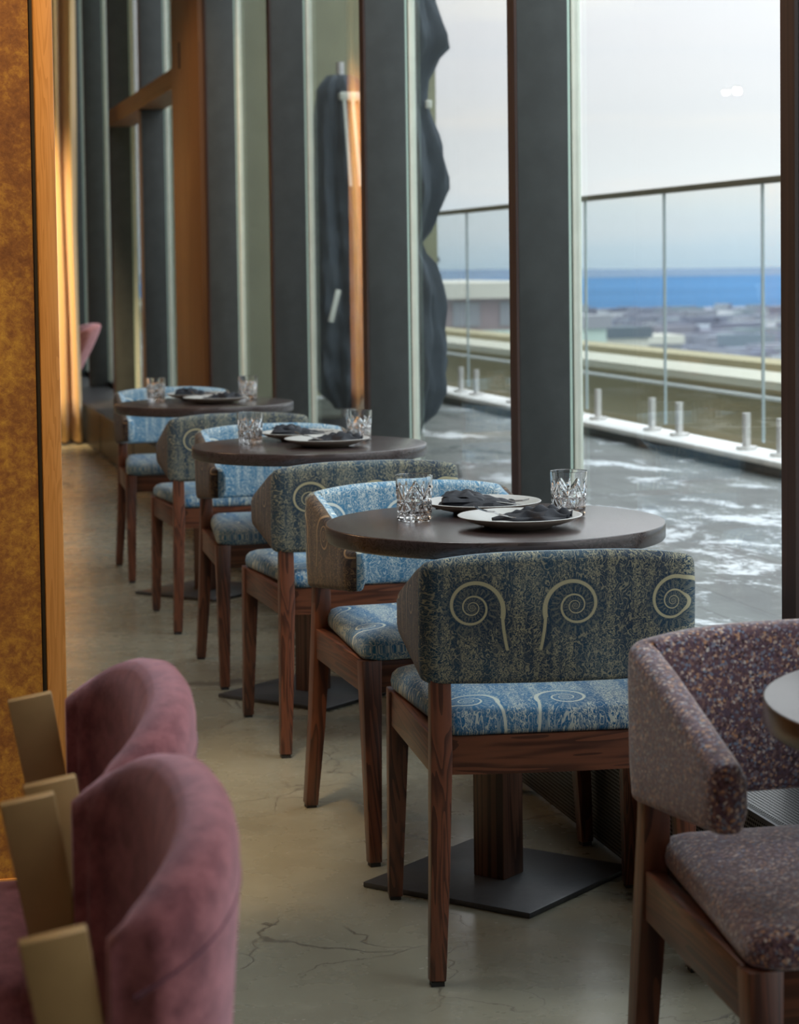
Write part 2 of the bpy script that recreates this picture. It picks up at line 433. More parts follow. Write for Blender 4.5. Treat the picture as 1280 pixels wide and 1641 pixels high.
# ------------------------------------------------------------------ the room
XL, XM, XG = 1.525, 1.80, 1.982          # ledge front, mullion inner face, glazing
G().box(-4, 2.06, -4, 24, -.2, 0).build('floor', FLOOR); struct(COL.objects['floor'])
struct(G().box(-4, 2.06, -4, 24, 4.3, 4.5).build('ceiling', CEILM))
struct(G().box(-4.2, -4, -4, 24, 0, 4.3).build('wall_left', WALLM))
struct(G().box(-4, 2.06, -4.2, -4, 0, 4.3).build('wall_back', WALLM))
struct(G().box(-4, 2.06, 24, 24.2, 0, 4.3).build('wall_end', WALLM))
struct(G().box(XM, 2.06, -4, .19, .285, 4.3).build('wall_right', WALLM))

ledge = empty('radiator_cover', (XL, 11, 0))
tag(ledge, 'long low dark perforated metal radiator ledge running under all the windows', 'radiator cover')
G().box(0, .02, -11.5, 12.9, .012, .285).build('front_grille', GRF, ledge)
G().box(.02, XG-XL-.012, -11.5, 12.9, .262, .285).build('top_grille', GRT, ledge)
G().box(-.002, .004, -11.5, 12.9, .278, .288).build('edge_trim', DARKM, ledge)
for k in range(14): G().box(-.004, .0, -11.4+1.935*k, -11.38+1.935*k, .012, .28).build('panel_joint', DARKM, ledge)

SP = 1.935; Y0 = 4.06
ys = [Y0+SP*k for k in range(-2, 5)]+[14.72+1.93*k for k in range(0, 5)]
ends = ys[1:]+[24.0]
for n, (ya, yb) in enumerate(zip(ys, ends)):
    wn = struct(empty('window_%d' % (n+1), (XM, ya, .285)))
    Z1 = 4.015
    G().box(.006, .157, 0, .07, 0, Z1).build('mullion', FIN, wn, bev=.003)
    G().box(-.002, .006, .0, .07, 0, Z1).build('mullion_face', FACE, wn)
    G().box(.157, .165, .002, .066, 0, Z1).build('glass_edge', FRAME2, wn)
    G().box(.165, .169, .006, .066, 0, Z1).build('gasket', GASK, wn)
    G().box(.169, .194, -.004, .074, 0, Z1).build('glazing_bead', FRAME, wn, bev=.002)
    L = yb-ya
    g = G().box(.157, .19, .07, L, 0, .045).box(.157, .19, .07, L, Z1-.05, Z1); g.build('sash_rail', FIN, wn)
    G().box(XG-XM-.004, XG-XM+.004, .074, L-.004, .045, Z1-.05).build('pane', PANE, wn)
# wooden portal between the fifth and sixth bays
dr = struct(empty('door_1', (XM, 11.87, .285)))
G().box(-.03, .155, 0, 1.07, 0, 4.015).build('door_panel', BROWN, dr, bev=.004)
G().box(-.036, -.028, .70, .745, 2.14, 2.29).build('keyhole_slot', BLACK, dr)
G().box(-.02, .155, 1.07, 4.62, 2.06, 2.18).build('transom', BROWNY, dr)
G().box(-.02, -.002, 2.80, 2.83, 0, 2.06).build('stile', BROWN, dr)

# ------------------------------------------------------------------ partition screen, curtains
sc = empty('partition_screen', (-.6, 4.5, 0))
tag(sc, 'tall mottled gold panel screen with amber wood edge post at far left', 'partition')
G().box(-1.0, .926, 0, .06, .02, 4.25).build('gold_panel', GOLD, sc)
G().box(.926, .935, .012, .06, 0, 4.27).build('shadow_gap', BLACK, sc)
G().box(.935, .974, -.012, .07, 0, 4.28).build('edge_post', OAKT, sc, bev=.003)
G().box(-1.0, .935, -.004, .0, 0, .03).build('bottom_rail', OAKT, sc)

def curtain(x0, x1, y, label, folds, amp):
    n = folds*14; v = []; f = []
    zs = [.02, .35, .9, 1.6, 2.4, 3.2, 4.0, 4.24]
    for zi, z in enumerate(zs):
        for i in range(n+1):
            t = i/n; a = amp*(1-.35*abs(z-4.2)/4.2*math.sin(t*5+1))
            v.append((x0+(x1-x0)*t+.012*math.sin(z*1.7+t*9), y+a*math.cos(t*folds*2*PI)+.01*math.sin(z*2+t*4), z))
    m = n+1
    for k in range(len(zs)-1):
        for i in range(n): f.append((k*m+i, k*m+i+1, (k+1)*m+i+1, (k+1)*m+i))
    o = mesh('curtain', v, f, CURT, smooth=80)
    md = o.modifiers.new('thickness', 'SOLIDIFY'); md.thickness = .006
    return tag(o, label, 'curtain')
curtain(1.02, 1.50, 16.1, 'amber floor length curtain hanging in folds beside the gold screen', 5, .07)
curtain(.28, .60, 16.1, 'amber curtain mirrored as a tan band in the window glass', 4, .06)

# pendant bulbs whose glints show in the glass
BULB = bpy.data.materials.new('lit_bulb'); BULB.use_nodes = True
e = BULB.node_tree.nodes['Principled BSDF']; e.inputs['Emission Color'].default_value = (1, .9, .75, 1); e.inputs['Emission Strength'].default_value = 120
for k, (px, py, lb) in enumerate(((-.66, 11.2, 'larger lit pendant bulb whose glint shows in the sky pane'), (-.635, 11.3, 'smaller lit pendant bulb beside the larger glint in the sky pane'))):
    p = empty('pendant_lamp', (px, py, 2.2)); tag(p, lb, 'lamp', 'pendant bulbs')
    r = .016 if k == 0 else .010
    G().lathe([(.001, -r), (r*.7, -r*.7), (r, 0), (r*.7, r*.7), (.012, r*1.3)], 16).build('bulb', BULB, p, smooth=80)
    G().cyl((0, 0, r*1.2), (0, 0, .09), .014).build('socket', BLACK, p)
    G().cyl((0, 0, .09), (0, 0, 2.1), .003, n=8).build('cord', BLACK, p)

# ------------------------------------------------------------------ the bistro chair
def back_path():
    pts = []; hx, yr, r = .229, -.2145, .014
    N = 10
    for i in range(N): pts.append((-hx, .10-(.10-(yr+r))*i/N))
    for i in range(7):
        a = PI+ (PI/2)*i/6; pts.append((-hx+r+r*math.cos(a), yr+r+r*math.sin(a)))
    M_ = 24; x0 = -hx+r
    for i in range(1, M_):
        t = i/M_; x = x0+(2*-x0)*t; pts.append((x, yr-.022*(1-(x/x0)**2)))
    for i in range(7):
        a = 1.5*PI+(PI/2)*i/6; pts.append((hx-r+r*math.cos(a), yr+r+r*math.sin(a)))
    for i in range(1, N+1): pts.append((hx, (yr+r)+(.10-(yr+r))*i/N))
    return pts
def make_back(mat, parent):
    P = [Vector((a, b, 0)) for a, b in back_path()]; n = len(P)
    s = [0]
    for i in range(1, n): s.append(s[-1]+(P[i]-P[i-1]).length)
    mid = s[-1]/2; half = .0225
    wing = .10+.2145
    # cross section in (offset, height fraction / absolute z shift)
    sec = []
    for i in range(5): a = -PI/2+PI/2*i/4; sec.append((half-.012+.012*math.cos(a), 0, .012+.012*math.sin(a)))
    for h in (.25, .5, .75): sec.append((half+.002, h, 0))
    for i in range(6): a = PI/2*i/5; sec.append((half-.018+.018*math.cos(a), 1, -.018+.018*math.sin(a)))
    for i in range(6): a = PI/2+PI/2*i/5; sec.append((-half+.018+.018*math.cos(a), 1, -.018+.018*math.sin(a)))
    for h in (.75, .5, .25): sec.append((-half-.005, h, 0))
    for i in range(5): a = PI+PI/2*i/4; sec.append((-half+.012+.012*math.cos(a), 0, .012+.012*math.sin(a)))
    m = len(sec); V = []; UV = []; F = []
    rings = []
    for i in range(n):
        t = (P[min(i+1, n-1)]-P[max(i-1, 0)]).normalized(); nn = Vector((t.y, -t.x, 0))  # outward = right of travel
        rings.append((P[i], nn, s[i]-mid, 1.0, t))
    # rounded ends
    def endcap(ring, sign):
        p, nn, u, _, t = ring; out = []
        for k in (1, 2, 3):
            a = PI/2*k/3.2; out.append((p+t*sign*half*math.sin(a), nn, u+sign*half*math.sin(a), math.cos(a), t))
        return out
    rings = list(reversed(endcap(rings[0], -1)))+rings+endcap(rings[-1], 1)
    for p, nn, u, sc_, t in rings:
        au = abs(u); wd = max(0, au-(mid-wing))
        tw = min(1, wd/wing)
        zt = .755+.014*(1-min(1, au/(mid-wing))**3) if tw <= 0 else .755-.097*tw
        zb = .532+.034*tw
        lean = 0.0 if tw > 0 else .0
        for off, h, dz in sec:
            z = zb+(zt-zb)*h+dz*(1 if sc_ == 1 else 1)
            zc = (zb+zt)/2; z = zc+(z-zc)*(1-(1-sc_)*.12)
            q = p+nn*off*sc_
            # slight rake outward with height at the rear
            if abs(q.y) > 0 and q.y < -.15: q = q+Vector((0, -.012*(z-.53)/.24, 0))
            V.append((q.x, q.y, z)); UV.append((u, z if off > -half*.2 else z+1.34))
    R = len(rings)
    for i in range(R-1):
        for j in range(m):
            F.append((i*m+j, i*m+(j+1) % m, (i+1)*m+(j+1) % m, (i+1)*m+j))
    F.append(tuple(range(m))); F.append(tuple((R-1)*m+j for j in range(m)))
    return mesh('backrest', V, F, mat, parent, smooth=60, uv=UV)
def rounded_outline(pts, r, k=6):
    out = []; n = len(pts)
    for i in range(n):
        p0, p1, p2 = (Vector((*pts[(i+d) % n], 0)) for d in (-1, 0, 1))
        a = (p0-p1).normalized(); b = (p2-p1).normalized(); rr = r[i] if isinstance(r, (list, tuple)) else r
        s0, s1 = p1+a*rr, p1+b*rr
        for j in range(k+1):
            t = j/k; out.append(((1-t)**2*s0+2*t*(1-t)*p1+t*t*s1))
        nx = Vector((*pts[(i+1) % n], 0)); r2 = r[(i+1) % n] if isinstance(r, (list, tuple)) else r
        e = nx-b*r2
        for j in range(1, 5): out.append(s1.lerp(e, j/5))
    return out
def cushion(name, pts, r, z0, h, crown, mat, parent, uvo=(0, 0)):
    O = rounded_outline(pts, r); n = len(O); c = sum(O, Vector())/n
    rings = [(.975, 0), (.995, .15), (1.0, .4), (.99, .68), (.955, .88), (.90, .98), (.8, 1.0), (.6, 1.0), (.4, 1.0), (.2, 1.0)]
    V = []; F = []
    for sc_, hz in rings:
        cr = crown*(1-sc_*sc_)
        for p in O:
            q = c+(p-c)*sc_; V.append((q.x, q.y, z0+h*hz+cr))
    V.append((c.x, c.y, z0+h+crown)); m = len(rings)
    for k in range(m-1):
        for i in range(n): F.append((k*n+i, k*n+(i+1) % n, (k+1)*n+(i+1) % n, (k+1)*n+i))
    for i in range(n): F.append(((m-1)*n+i, (m-1)*n+(i+1) % n, m*n))
    F.append(tuple(range(n-1, -1, -1)))
    return mesh(name, V, F, mat, parent, smooth=60, uv=[(q[0]+uvo[0], q[1]+uvo[1]-.6*(z0+h*.5-q[2] if q[2] < z0+h*.6 else 0)) for q in V])
def make_chair(name, fabric, label, group=None):
    t = empty(name); tag(t, label, 'chair', group)
    ZR0, ZR1 = .366, .436
    for sx in (-1, 1):
        lg = G().poly([((sx*.236, -.268, .008), .030, .030), ((sx*.226, -.242, .20), .035, .036), ((sx*.219, -.223, .40), .039, .041), ((sx*.2175, -.2145, .50), .038, .036), ((sx*.217, -.2125, .60), .036, .030)])
        lg = lg.build('leg', WZ, t, bev=.0025)
        G().box(sx*.236-.012, sx*.236+.012, -.280, -.256, 0, .009).build('foot_glide', BLACK, lg)
        lg = G().beam((sx*.243, .272, .008), (sx*.236, .232, ZR1), .028, .028, .044, .044).build('leg', WZ, t, bev=.0025)
        G().box(sx*.243-.011, sx*.243+.011, .261, .283, 0, .009).build('foot_glide', BLACK, lg)
    for sx in (-1, 1):
        G().beam((sx*.222, -.20, (ZR0+ZR1)/2), (sx*.240, .215, (ZR0+ZR1)/2), .026, ZR1-ZR0, side=(1, 0, 0)).build('side_rail', WY, t, bev=.002)
    g = G(); n = 12                                   # rear rail gently bowed
    v = []; f = []
    for i in range(n+1):
        x = -.2+.4*i/n; yb = -.222-.012*(1-(x/.2)**2)
        v += [(x, yb, ZR0), (x, yb, ZR1), (x, yb+.024, ZR1), (x, yb+.024, ZR0)]
    for i in range(n):
        for j in range(4): f.append((i*4+j, i*4+(j+1) % 4, i*4+4+(j+1) % 4, i*4+4+j))
    f += [(0, 1, 2, 3), (n*4+3, n*4+2, n*4+1, n*4)]
    g.add(v, f).build('rear_rail', WX, t)
    G().box(-.22, .22, .222, .248, ZR0, ZR1).build('front_rail', WX, t, bev=.002)
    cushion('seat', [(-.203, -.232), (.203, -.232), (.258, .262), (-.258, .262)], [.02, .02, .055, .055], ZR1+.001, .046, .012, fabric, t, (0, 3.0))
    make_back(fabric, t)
    return t
chairs = [  # x, y, facing (degrees, 0 = away from camera), label
 (1.2145, 3.943, -6.3, 'blue paisley chair with back to camera drawn up to nearest set table'),
 (1.240, 4.775, 184, 'blue paisley chair facing camera on far side of nearest set table'),
 (1.262, 5.826, 0, 'blue paisley chair with back to camera on near side of middle table'),
 (1.262, 6.790, 180, 'blue paisley chair facing camera on far side of middle table'),
 (1.256, 7.830, 0, 'blue paisley chair with back to camera on near side of farthest table'),
 (1.256, 9.140, 180, 'blue paisley chair facing camera behind the farthest table, last in row')]
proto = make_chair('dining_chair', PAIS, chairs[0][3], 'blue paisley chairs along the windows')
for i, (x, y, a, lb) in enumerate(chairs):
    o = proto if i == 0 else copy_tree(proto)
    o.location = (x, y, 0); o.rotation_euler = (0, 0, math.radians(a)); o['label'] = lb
tw = make_chair('dining_chair', TWEED, 'purple brown tweed chair facing camera at right front corner')
tw.location = (1.255, 2.62, 0); tw.rotation_euler = (0, 0, math.radians(178.5))

# ------------------------------------------------------------------ bistro table
def make_table():
    t = empty('bistro_table'); R = .35
    G().lathe([(R-.012, .714), (R-.003, .716), (R, .720), (R, .7475), (R-.001, .7495), (R-.003, .750)], 128).build('table_top', TOP, t, smooth=50)
    G().box(-.0375, .0375, -.0375, .0375, .012, .714).build('pedestal', POST, t, bev=.002)
    G().box(-.2025, .2025, -.2025, .2025, 0, .012).build('base_plate', DARKM, t, bev=.003)
    return t
tp = make_table()
tables = [(1.243, 4.315, 'dark round wooden table nearest the camera among the three set tables'),
          (1.265, 6.38, 'dark round wooden table in the middle of the three set tables'),
          (1.272, 8.53, 'dark round wooden table farthest from the camera, by the wood panel'),
          (1.37, 2.33, 'dark round table cut off by right edge before the tweed chair')]
for i, (x, y, lb) in enumerate(tables):
    o = tp if i == 0 else copy_tree(tp)
    o.location = (x, y, 0); o.rotation_euler = (0, 0, math.radians(41)); tag(o, lb, 'table', 'round tables along the windows')
    for c in kids(o):
        if i == 3 and c.name.startswith('base_plate'): c.rotation_euler = (0, 0, math.radians(-41)); c.location = (-.032, .036, 0)
        if c.name.startswith('table_top'): c.rotation_euler = (0, 0, math.radians(-41))

# ------------------------------------------------------------------ tableware
def make_tumbler():
    n, H = 168, .095; V = []; F = []
    zs = [0, .0015]+[.004+(.081-.004)*i/44 for i in range(45)]+[.085, .090, .0935, .095]
    def rout(a, z):
        r = .0355+.0035*z/H
        if z < .002: return r-.003
        cell = (a/(PI/3)) % 1*2-1; b = (z-.012)/(.074-.012)*2-1
        if -1.3 < b < 1.1:
            dp = 0
            for d in (abs(abs(cell)-abs(b))/1.4, abs(cell), abs(b)*.9, abs(abs(cell)-1), abs(b+1.0)):
                dp = max(dp, 1-d/.13)
            fall = min(1, (1.1-b)/.15)
            return r-.0022*dp*fall
        return r
    for z in zs:
        for i in range(n):
            a = 2*PI*i/n; r = rout(a, z); V.append((r*math.cos(a), r*math.sin(a), z))
    m = len(zs)
    inner = [(.0384, .0955), (.0368, .0945), (.0362, .080), (.0345, .045), (.0325, .022), (.029, .0175), (.015, .016), (.002, .016)]
    for r, z in inner:
        for i in range(n):
            a = 2*PI*i/n; V.append((r*math.cos(a), r*math.sin(a), z))
    m += len(inner)
    for k in range(m-1):
        for i in range(n): F.append((k*n+i, k*n+(i+1) % n, (k+1)*n+(i+1) % n, (k+1)*n+i))
    F.append(tuple(range(n-1, -1, -1))); F.append(tuple((m-1)*n+i for i in range(n)))
    return mesh('tumbler', V, F, CRYST, smooth=28)
def make_plate():
    pr = [(.002, .0), (.062, 0), (.066, .003), (.090, .0085), (.112, .016), (.1245, .0225), (.126, .0245), (.1245, .0255), (.120, .0240), (.106, .0195), (.088, .0135), (.072, .0085), (.060, .0065), (.002, .006)]
    return G().lathe(pr, 96).build('dinner_plate', PLATE, smooth=60)
def make_knot_napkin():
    V = []; F = []; nu, nw = 44, 40
    rnd = random.Random(3)
    for i in range(nu+1):
        u = i/nu; x = -.078+.156*u
        hw = .008+.040*min(1, u*1.5)**.8*(1-.5*max(0, (u-.78)/.22)**2)
        top = .006+.018*math.sin(min(1, u*1.12)*PI*.62)**1.1*(1-.65*max(0, (u-.70)/.30)**1.5)
        for j in range(nw+1):
            w_ = -1+2*j/nw
            prof = max(0, 1-abs(w_)**2.3)**.62
            q1 = math.sin(w_*7.5+u*4.2+1.4*math.sin(u*5)); q2 = math.sin(w_*3.7-u*10.5+.6)
            fold = .017*(abs(q1)**.75-.45)*min(1, u*2)*(1-abs(w_)**4)
            fold += .013*(1-abs(q2)**.6-.5)*min(1, max(0, u*2.2-.3))*(1-abs(w_)**3)
            z = .0015+top*prof*.78+fold*prof
            yy = hw*w_*(1+.20*math.sin(u*15+w_*3))+.006*math.sin(u*4)
            V.append((x+.007*math.sin(w_*3.1+1)*u, yy, max(.001, z)))
    m = nw+1
    for i in range(nu):
        for j in range(nw): F.append((i*m+j, (i+1)*m+j, (i+1)*m+j+1, i*m+j+1))
    o = mesh('napkin', V, F, NAP, smooth=40)
    s_ = o.modifiers.new('cloth', 'SOLIDIFY'); s_.thickness = .0014; s_.offset = 1
    return o
def make_pouch_napkin():
    g = []; V = []; F = []
    layers = [(.165, .092, 0, .0, 0, .015), (.145, .080, .12, -.002, .015, .010), (.112, .068, -.10, -.014, .025, .007)]
    for L, W, rz, ox, z0, h in layers:
        nu, nw = 30, 16; base = len(V)
        for side in (1, 0):
            for i in range(nu+1):
                u = -1+2*i/nu
                for j in range(nw+1):
                    w_ = -1+2*j/nw
                    e = max(0, 1-max(abs(u)**8, abs(w_)**7))
                    x, y = u*L/2, w_*W/2*(1-.10*u)
                    z = z0+(h*e**.4+.0035*math.sin(u*3+w_*5+rz*20)*e+.002*math.sin(u*11-w_*3)*e if side else 0)-.020*max(0, u)*(z0/.021)*1.0
                    X2, Y2 = x*math.cos(rz)-y*math.sin(rz)+ox, x*math.sin(rz)+y*math.cos(rz)
                    V.append((X2, Y2, max(.0008 if side else .0, z+.0008)))
        m = nw+1; off = (nu+1)*m
        for i in range(nu):
            for j in range(nw):
                F.append((base+i*m+j, base+(i+1)*m+j, base+(i+1)*m+j+1, base+i*m+j+1))
                F.append((base+off+i*m+j, base+off+i*m+j+1, base+off+(i+1)*m+j+1, base+off+(i+1)*m+j))
        for i in range(nu):
            for j in (0, nw): F.append((base+i*m+j, base+(i+1)*m+j, base+off+(i+1)*m+j, base+off+i*m+j))
        for j in range(nw):
            for i in (0, nu): F.append((base+i*m+j, base+i*m+j+1, base+off+i*m+j+1, base+off+i*m+j))
    return mesh('napkin', V, F, NAP, smooth=60)
def make_fork():                 # tines point to -x, lies along x
    o = empty('fork')
    g = G(); pts = [(-.020, .006, .0125), (-.010, .0035, .006), (.01, .003, .006), (.055, .003, .007)]
    for (x0, z0, w0), (x1, z1, w1) in zip(pts, pts[1:]): g.beam((x0, 0, z0), (x1, 0, z1), w0*2*.8, .0022, w1*2*.8, .0022, side=(0, 1, 0))
    g.build('handle', STEEL, o, bev=.0004)
    for k in range(4):
        y = (k-1.5)*.0058; g = G(); q = [(-.020, .006), (-.034, .0045), (-.050, .0065), (-.063, .011)]
        for (x0, z0), (x1, z1) in zip(q, q[1:]): g.beam((x0, y, z0), (x1, y, z1), .0032, .002, .0026 if x1 > -.06 else .0015, .0016, side=(0, 1, 0))
        g.build('tine', STEEL, o)
    return o
def make_knife():                # blade tip to +x
    o = empty('knife'); V = []; prof = [(-.02, .005), (0, .009), (.03, .0095), (.05, .0085), (.062, .006), (.068, .002)]
    for x, h in prof: V += [(x, -.007, .0), (x, -.007+h*1.5, .0), (x, -.007+h*1.5, .0008), (x, -.007, .0018)]
    F = []
    for i in range(len(prof)-1):
        for j in range(4): F.append((i*4+j, i*4+(j+1) % 4, i*4+4+(j+1) % 4, i*4+4+j))
    n = len(prof)-1; F += [(0, 1, 2, 3), (n*4+3, n*4+2, n*4+1, n*4)]
    mesh('blade', V, F, STEEL, o, smooth=30)
    G().beam((-.10, 0, .001), (-.02, 0, .001), .013, .005, .010, .003, side=(0, 1, 0)).build('handle', STEEL, o, bev=.001)
    return o
T0, P0, NA, NB, FK, KN = make_tumbler(), make_plate(), make_knot_napkin(), make_pouch_napkin(), make_fork(), make_knife()
used = set()
def put(src, x, y, z, rz, label, cat, group, tilt=0):
    if src.name in used: o = copy_tree(src)
    else: used.add(src.name); o = src
    o.location = (x, y, z); o.rotation_euler = (0, math.radians(tilt), math.radians(rz)); tag(o, label, cat, group); return o
spec = [('nearest set table', 0, (-.155, .065), (.170, .030), (.020, -.112), (.020, .165)),
        ('middle table', 1, (-.165, .080), (.160, .035), (.035, -.090), (.010, .175)),
        ('farthest table', 2, (-.175, .120), (.190, .090), (.035, -.060), (.005, .208))]
for nm, ti, gl, gr, pf, pb in spec:
    tx, ty, _ = tables[ti]; Z = .750
    put(T0, tx+gl[0], ty+gl[1], Z+.0003, 12+30*ti, 'cut crystal tumbler at left side of the %s' % nm, 'glass', 'cut crystal tumblers')
    put(T0, tx+gr[0], ty+gr[1], Z+.0003, 40-20*ti, 'cut crystal tumbler at window side of the %s' % nm, 'glass', 'cut crystal tumblers')
    put(P0, tx+pf[0], ty+pf[1], Z, 0, 'off white plate at front of the %s, under fork and crumpled napkin' % nm, 'plate', 'stoneware plates')
    put(P0, tx+pb[0], ty+pb[1], Z, 70, 'off white plate at back of the %s, under flat folded napkin' % nm, 'plate', 'stoneware plates')
    put(NA, tx+pf[0]+.022, ty+pf[1]+.0, Z+.0125, -14, 'charcoal napkin gathered on front plate of the %s' % nm, 'napkin', 'gathered napkins')
    put(FK, tx+pf[0]-.036, ty+pf[1]-.003, Z+.022, -14, 'steel fork poking out of gathered napkin on the %s' % nm, 'fork', 'forks on front plates', tilt=12)
    put(NB, tx+pb[0]-.015, ty+pb[1]-.006, Z+.0115, -22, 'charcoal napkin folded flat on back plate of the %s' % nm, 'napkin', 'folded napkins')
    put(KN, tx+pb[0]+.018, ty+pb[1]-.040, Z+.0265, -32, 'steel knife tucked in folded napkin on the %s' % nm, 'knife', 'knives on back plates', tilt=6)
    put(FK, tx+pb[0]+.030, ty+pb[1]-.026, Z+.024, 160, 'steel fork tucked in folded napkin on the %s' % nm, 'fork', 'forks on back plates', tilt=-5)

# ------------------------------------------------------------------ rose armchairs at lower left
def make_rose(fabric=PINK):
    """faces +y locally"""
    t = empty('rose_chair'); V = []; F = []; n = 40
    sec = [(a/20*2*PI) for a in range(20)]
    def plan(t_):
        a = t_*PI/2; return Vector((.225*math.copysign(abs(math.sin(a))**.85, a), -.088*abs(math.cos(a))**.75, 0))
    for i in range(n+1):
        u = -1+2*i/n; p = plan(u); d = (plan(min(1, u+.03))-plan(max(-1, u-.03))).normalized()
        nn = Vector((d.y, -d.x, 0))
        zt = .715+.075*max(0, 1-abs(u)**2.2)**.8; zb = .40
        hh = (zt-zb)/2; zc = (zt+zb)/2
        e = 1 if abs(u) < .95 else .55
        for a in sec:
            ca, sa = math.cos(a), math.sin(a)
            off = .031*math.copysign(abs(ca)**.6, ca)*e; z = zc+hh*math.copysign(abs(sa)**.35, sa)
            hq = max(0, (z-zb)/(zt-zb))
            q = p+nn*(off*(1+.2*hq)+.020*hq**1.5)
            V.append((q.x, q.y, z))
    m = len(sec)
    for i in range(n):
        for j in range(m): F.append((i*m+j, i*m+(j+1) % m, (i+1)*m+(j+1) % m, (i+1)*m+j))
    F += [tuple(range(m)), tuple(n*m+j for j in range(m))]
    bk = mesh('backrest', V, F, fabric, t, smooth=70)
    # stitched seam running round the outside below the rim
    cu = bpy.data.curves.new('seam', 'CURVE'); cu.dimensions = '3D'; cu.bevel_depth = .0016; sp = cu.splines.new('POLY'); sp.points.add(n-2)
    for k, i in enumerate(range(1, n)):
        u = -1+2*i/n; p = plan(u); d = (plan(min(1, u+.03))-plan(max(-1, u-.03))).normalized(); nn = Vector((d.y, -d.x, 0))
        z = .66+.068*max(0, 1-abs(u)**2.2)**.8; zt = .715+.075*max(0, 1-abs(u)**2.2)**.8
        th = (z-.40)/(zt-.40); q = p+nn*(.0295*(1+.2*th)+.020*th**1.5)
        sp.points[k].co = (q.x, q.y, z, 1)
    so = bpy.data.objects.new('seam', cu); COL.objects.link(so); so.parent = bk
    deps = bpy.context.evaluated_depsgraph_get(); me = bpy.data.meshes.new_from_object(so.evaluated_get(deps))
    bpy.data.objects.remove(so); me.materials.clear(); me.materials.append(SEAM)
    so = bpy.data.objects.new('seam', me); COL.objects.link(so); so.parent = bk
    for sx in (-1, 1):
        g = G().poly([((sx*.243, -.085, .0), .020, .034), ((sx*.243, .000, .42), .024, .048), ((sx*.243, .022, .58), .022, .053), ((sx*.243, .046, .722), .020, .058)])
        g.build('leg', BRONZE, t, bev=.002)
        G().beam((sx*.21, .50, 0), (sx*.215, .47, .40), .026, .026, .038, .038).build('leg', BRONZE, t, bev=.002)
    cushion('seat', [(-.215, -.09), (.215, -.09), (.235, .47), (-.235, .47)], [.03, .03, .07, .07], .415, .075, .012, fabric, t)
    G().box(-.20, .20, -.06, .46, .345, .415).build('seat_frame', BRONZE, t, bev=.003)
    return t
ROSE = make_rose()
for i, (x, y, a, lb) in enumerate(((.230, 2.63, 88.5, 'rose felt chair with rounded back, farther of the two at lower left'),
                                   (.188, 2.07, 88.5, 'rose felt chair with rounded back, nearest to camera at lower left'))):
    o = ROSE if i == 0 else copy_tree(ROSE)
    o.location = (x, y, 0); o.rotation_euler = (0, 0, math.radians(a)); tag(o, lb, 'chair', 'rose chairs at lower left')

# ------------------------------------------------------------------ small salmon lounge chair behind the curtain
t = empty('lounge_chair', (1.40, 17.6, 0), PI/2); tag(t, 'salmon pink lounge chair half hidden behind the amber curtain', 'chair')
V = []; F = []; n = 16
for i in range(n+1):
    u = -1+2*i/n; x = .30*u; y = -.12+.13*u*u
    for z, lean, th in ((.36, 0, .05), (.50, -.07, .06), (.66, -.15, .065), (.80, -.22, .06), (.85, -.25, .035)):
        V.append((x*(1+.15*(z-.36)), y+lean-th, z-.05*abs(u)**4)); V.append((x*(1+.15*(z-.36)), y+lean+th, z-.05*abs(u)**4))
for i in range(n):
    a, b = i*10, (i+1)*10
    for k in range(4):
        F.append((a+2*k, b+2*k, b+2*k+2, a+2*k+2)); F.append((a+2*k+1, a+2*k+3, b+2*k+3, b+2*k+1))
    F.append((a+8, b+8, b+9, a+9)); F.append((a, a+1, b+1, b))
for a in (0, n*10):
    for k in range(4): F.append((a+2*k, a+2*k+2, a+2*k+3, a+2*k+1))
o = mesh('backrest', V, F, SALMON, t, smooth=80); md = o.modifiers.new('soft', 'SUBSURF'); md.levels = md.render_levels = 2
cushion('seat', [(-.28, -.17), (.28, -.17), (.30, .36), (-.30, .36)], .07, .30, .14, .02, SALMON, t)
for sx in (-1, 1):
    G().cyl((sx*.25, -.07, 0), (sx*.22, -.04, .31), .012, .02).build('leg', BRONZE, t)
    G().cyl((sx*.26, .34, 0), (sx*.22, .28, .31), .012, .02).build('leg', BRONZE, t)

# ------------------------------------------------------------------ terrace
ZT = .31
struct(G().box(2.06, 4.10, -6, 40, ZT-.25, ZT).build('terrace_deck', DECK))
struct(G().box(3.93, 4.13, -6, 15.95, ZT, .355).build('terrace_kerb', DARKM))
struct(G().box(3.90, 4.14, -6, 15.95, .355, .385).build('terrace_coping', SNOWK, bev=.008))
ww = struct(empty('wall_terrace_end', (2.06, 16.0, 0)))
G().box(0, 2.12, 0, .35, .0, 6.5).build('wall_panel', OLIVE, ww)
G().box(.33, .64, -.012, .012, 3.0, 3.22).build('vent_opening', BLD[5], ww)
rl = empty('glass_balustrade', (4.02, 0, .385)); tag(rl, 'glass balustrade with slim metal top rail along the terrace edge', 'railing')
G().box(-.022, .022, -6, 15.9, 1.248, 1.278).build('top_rail', plain('weathered_bronze_rail', (.16, .14, .10), .4, .5), rl, bev=.003)
joints = [9.44+1.285*k for k in range(-5, 6)]
jy = [j for j in joints if j < 15.8]+[15.85]
for a, b in zip(jy, jy[1:]):
    G().box(-.006, .006, a+.008, b-.008, .06, 1.25).build('glass_panel', BALG, rl)
for j in jy[:-1]:
    G().box(-.0065, .0065, j-.006, j+.006, .05, 1.25).build('panel_joint', JOINT, rl)
    for dy in (-.20, .20):
        s_ = G().cyl((0, j+dy, 0), (0, j+dy, .175), .020).cyl((0, j+dy, 0), (0, j+dy, .018), .050).build('spigot', SATIN, rl, smooth=50)

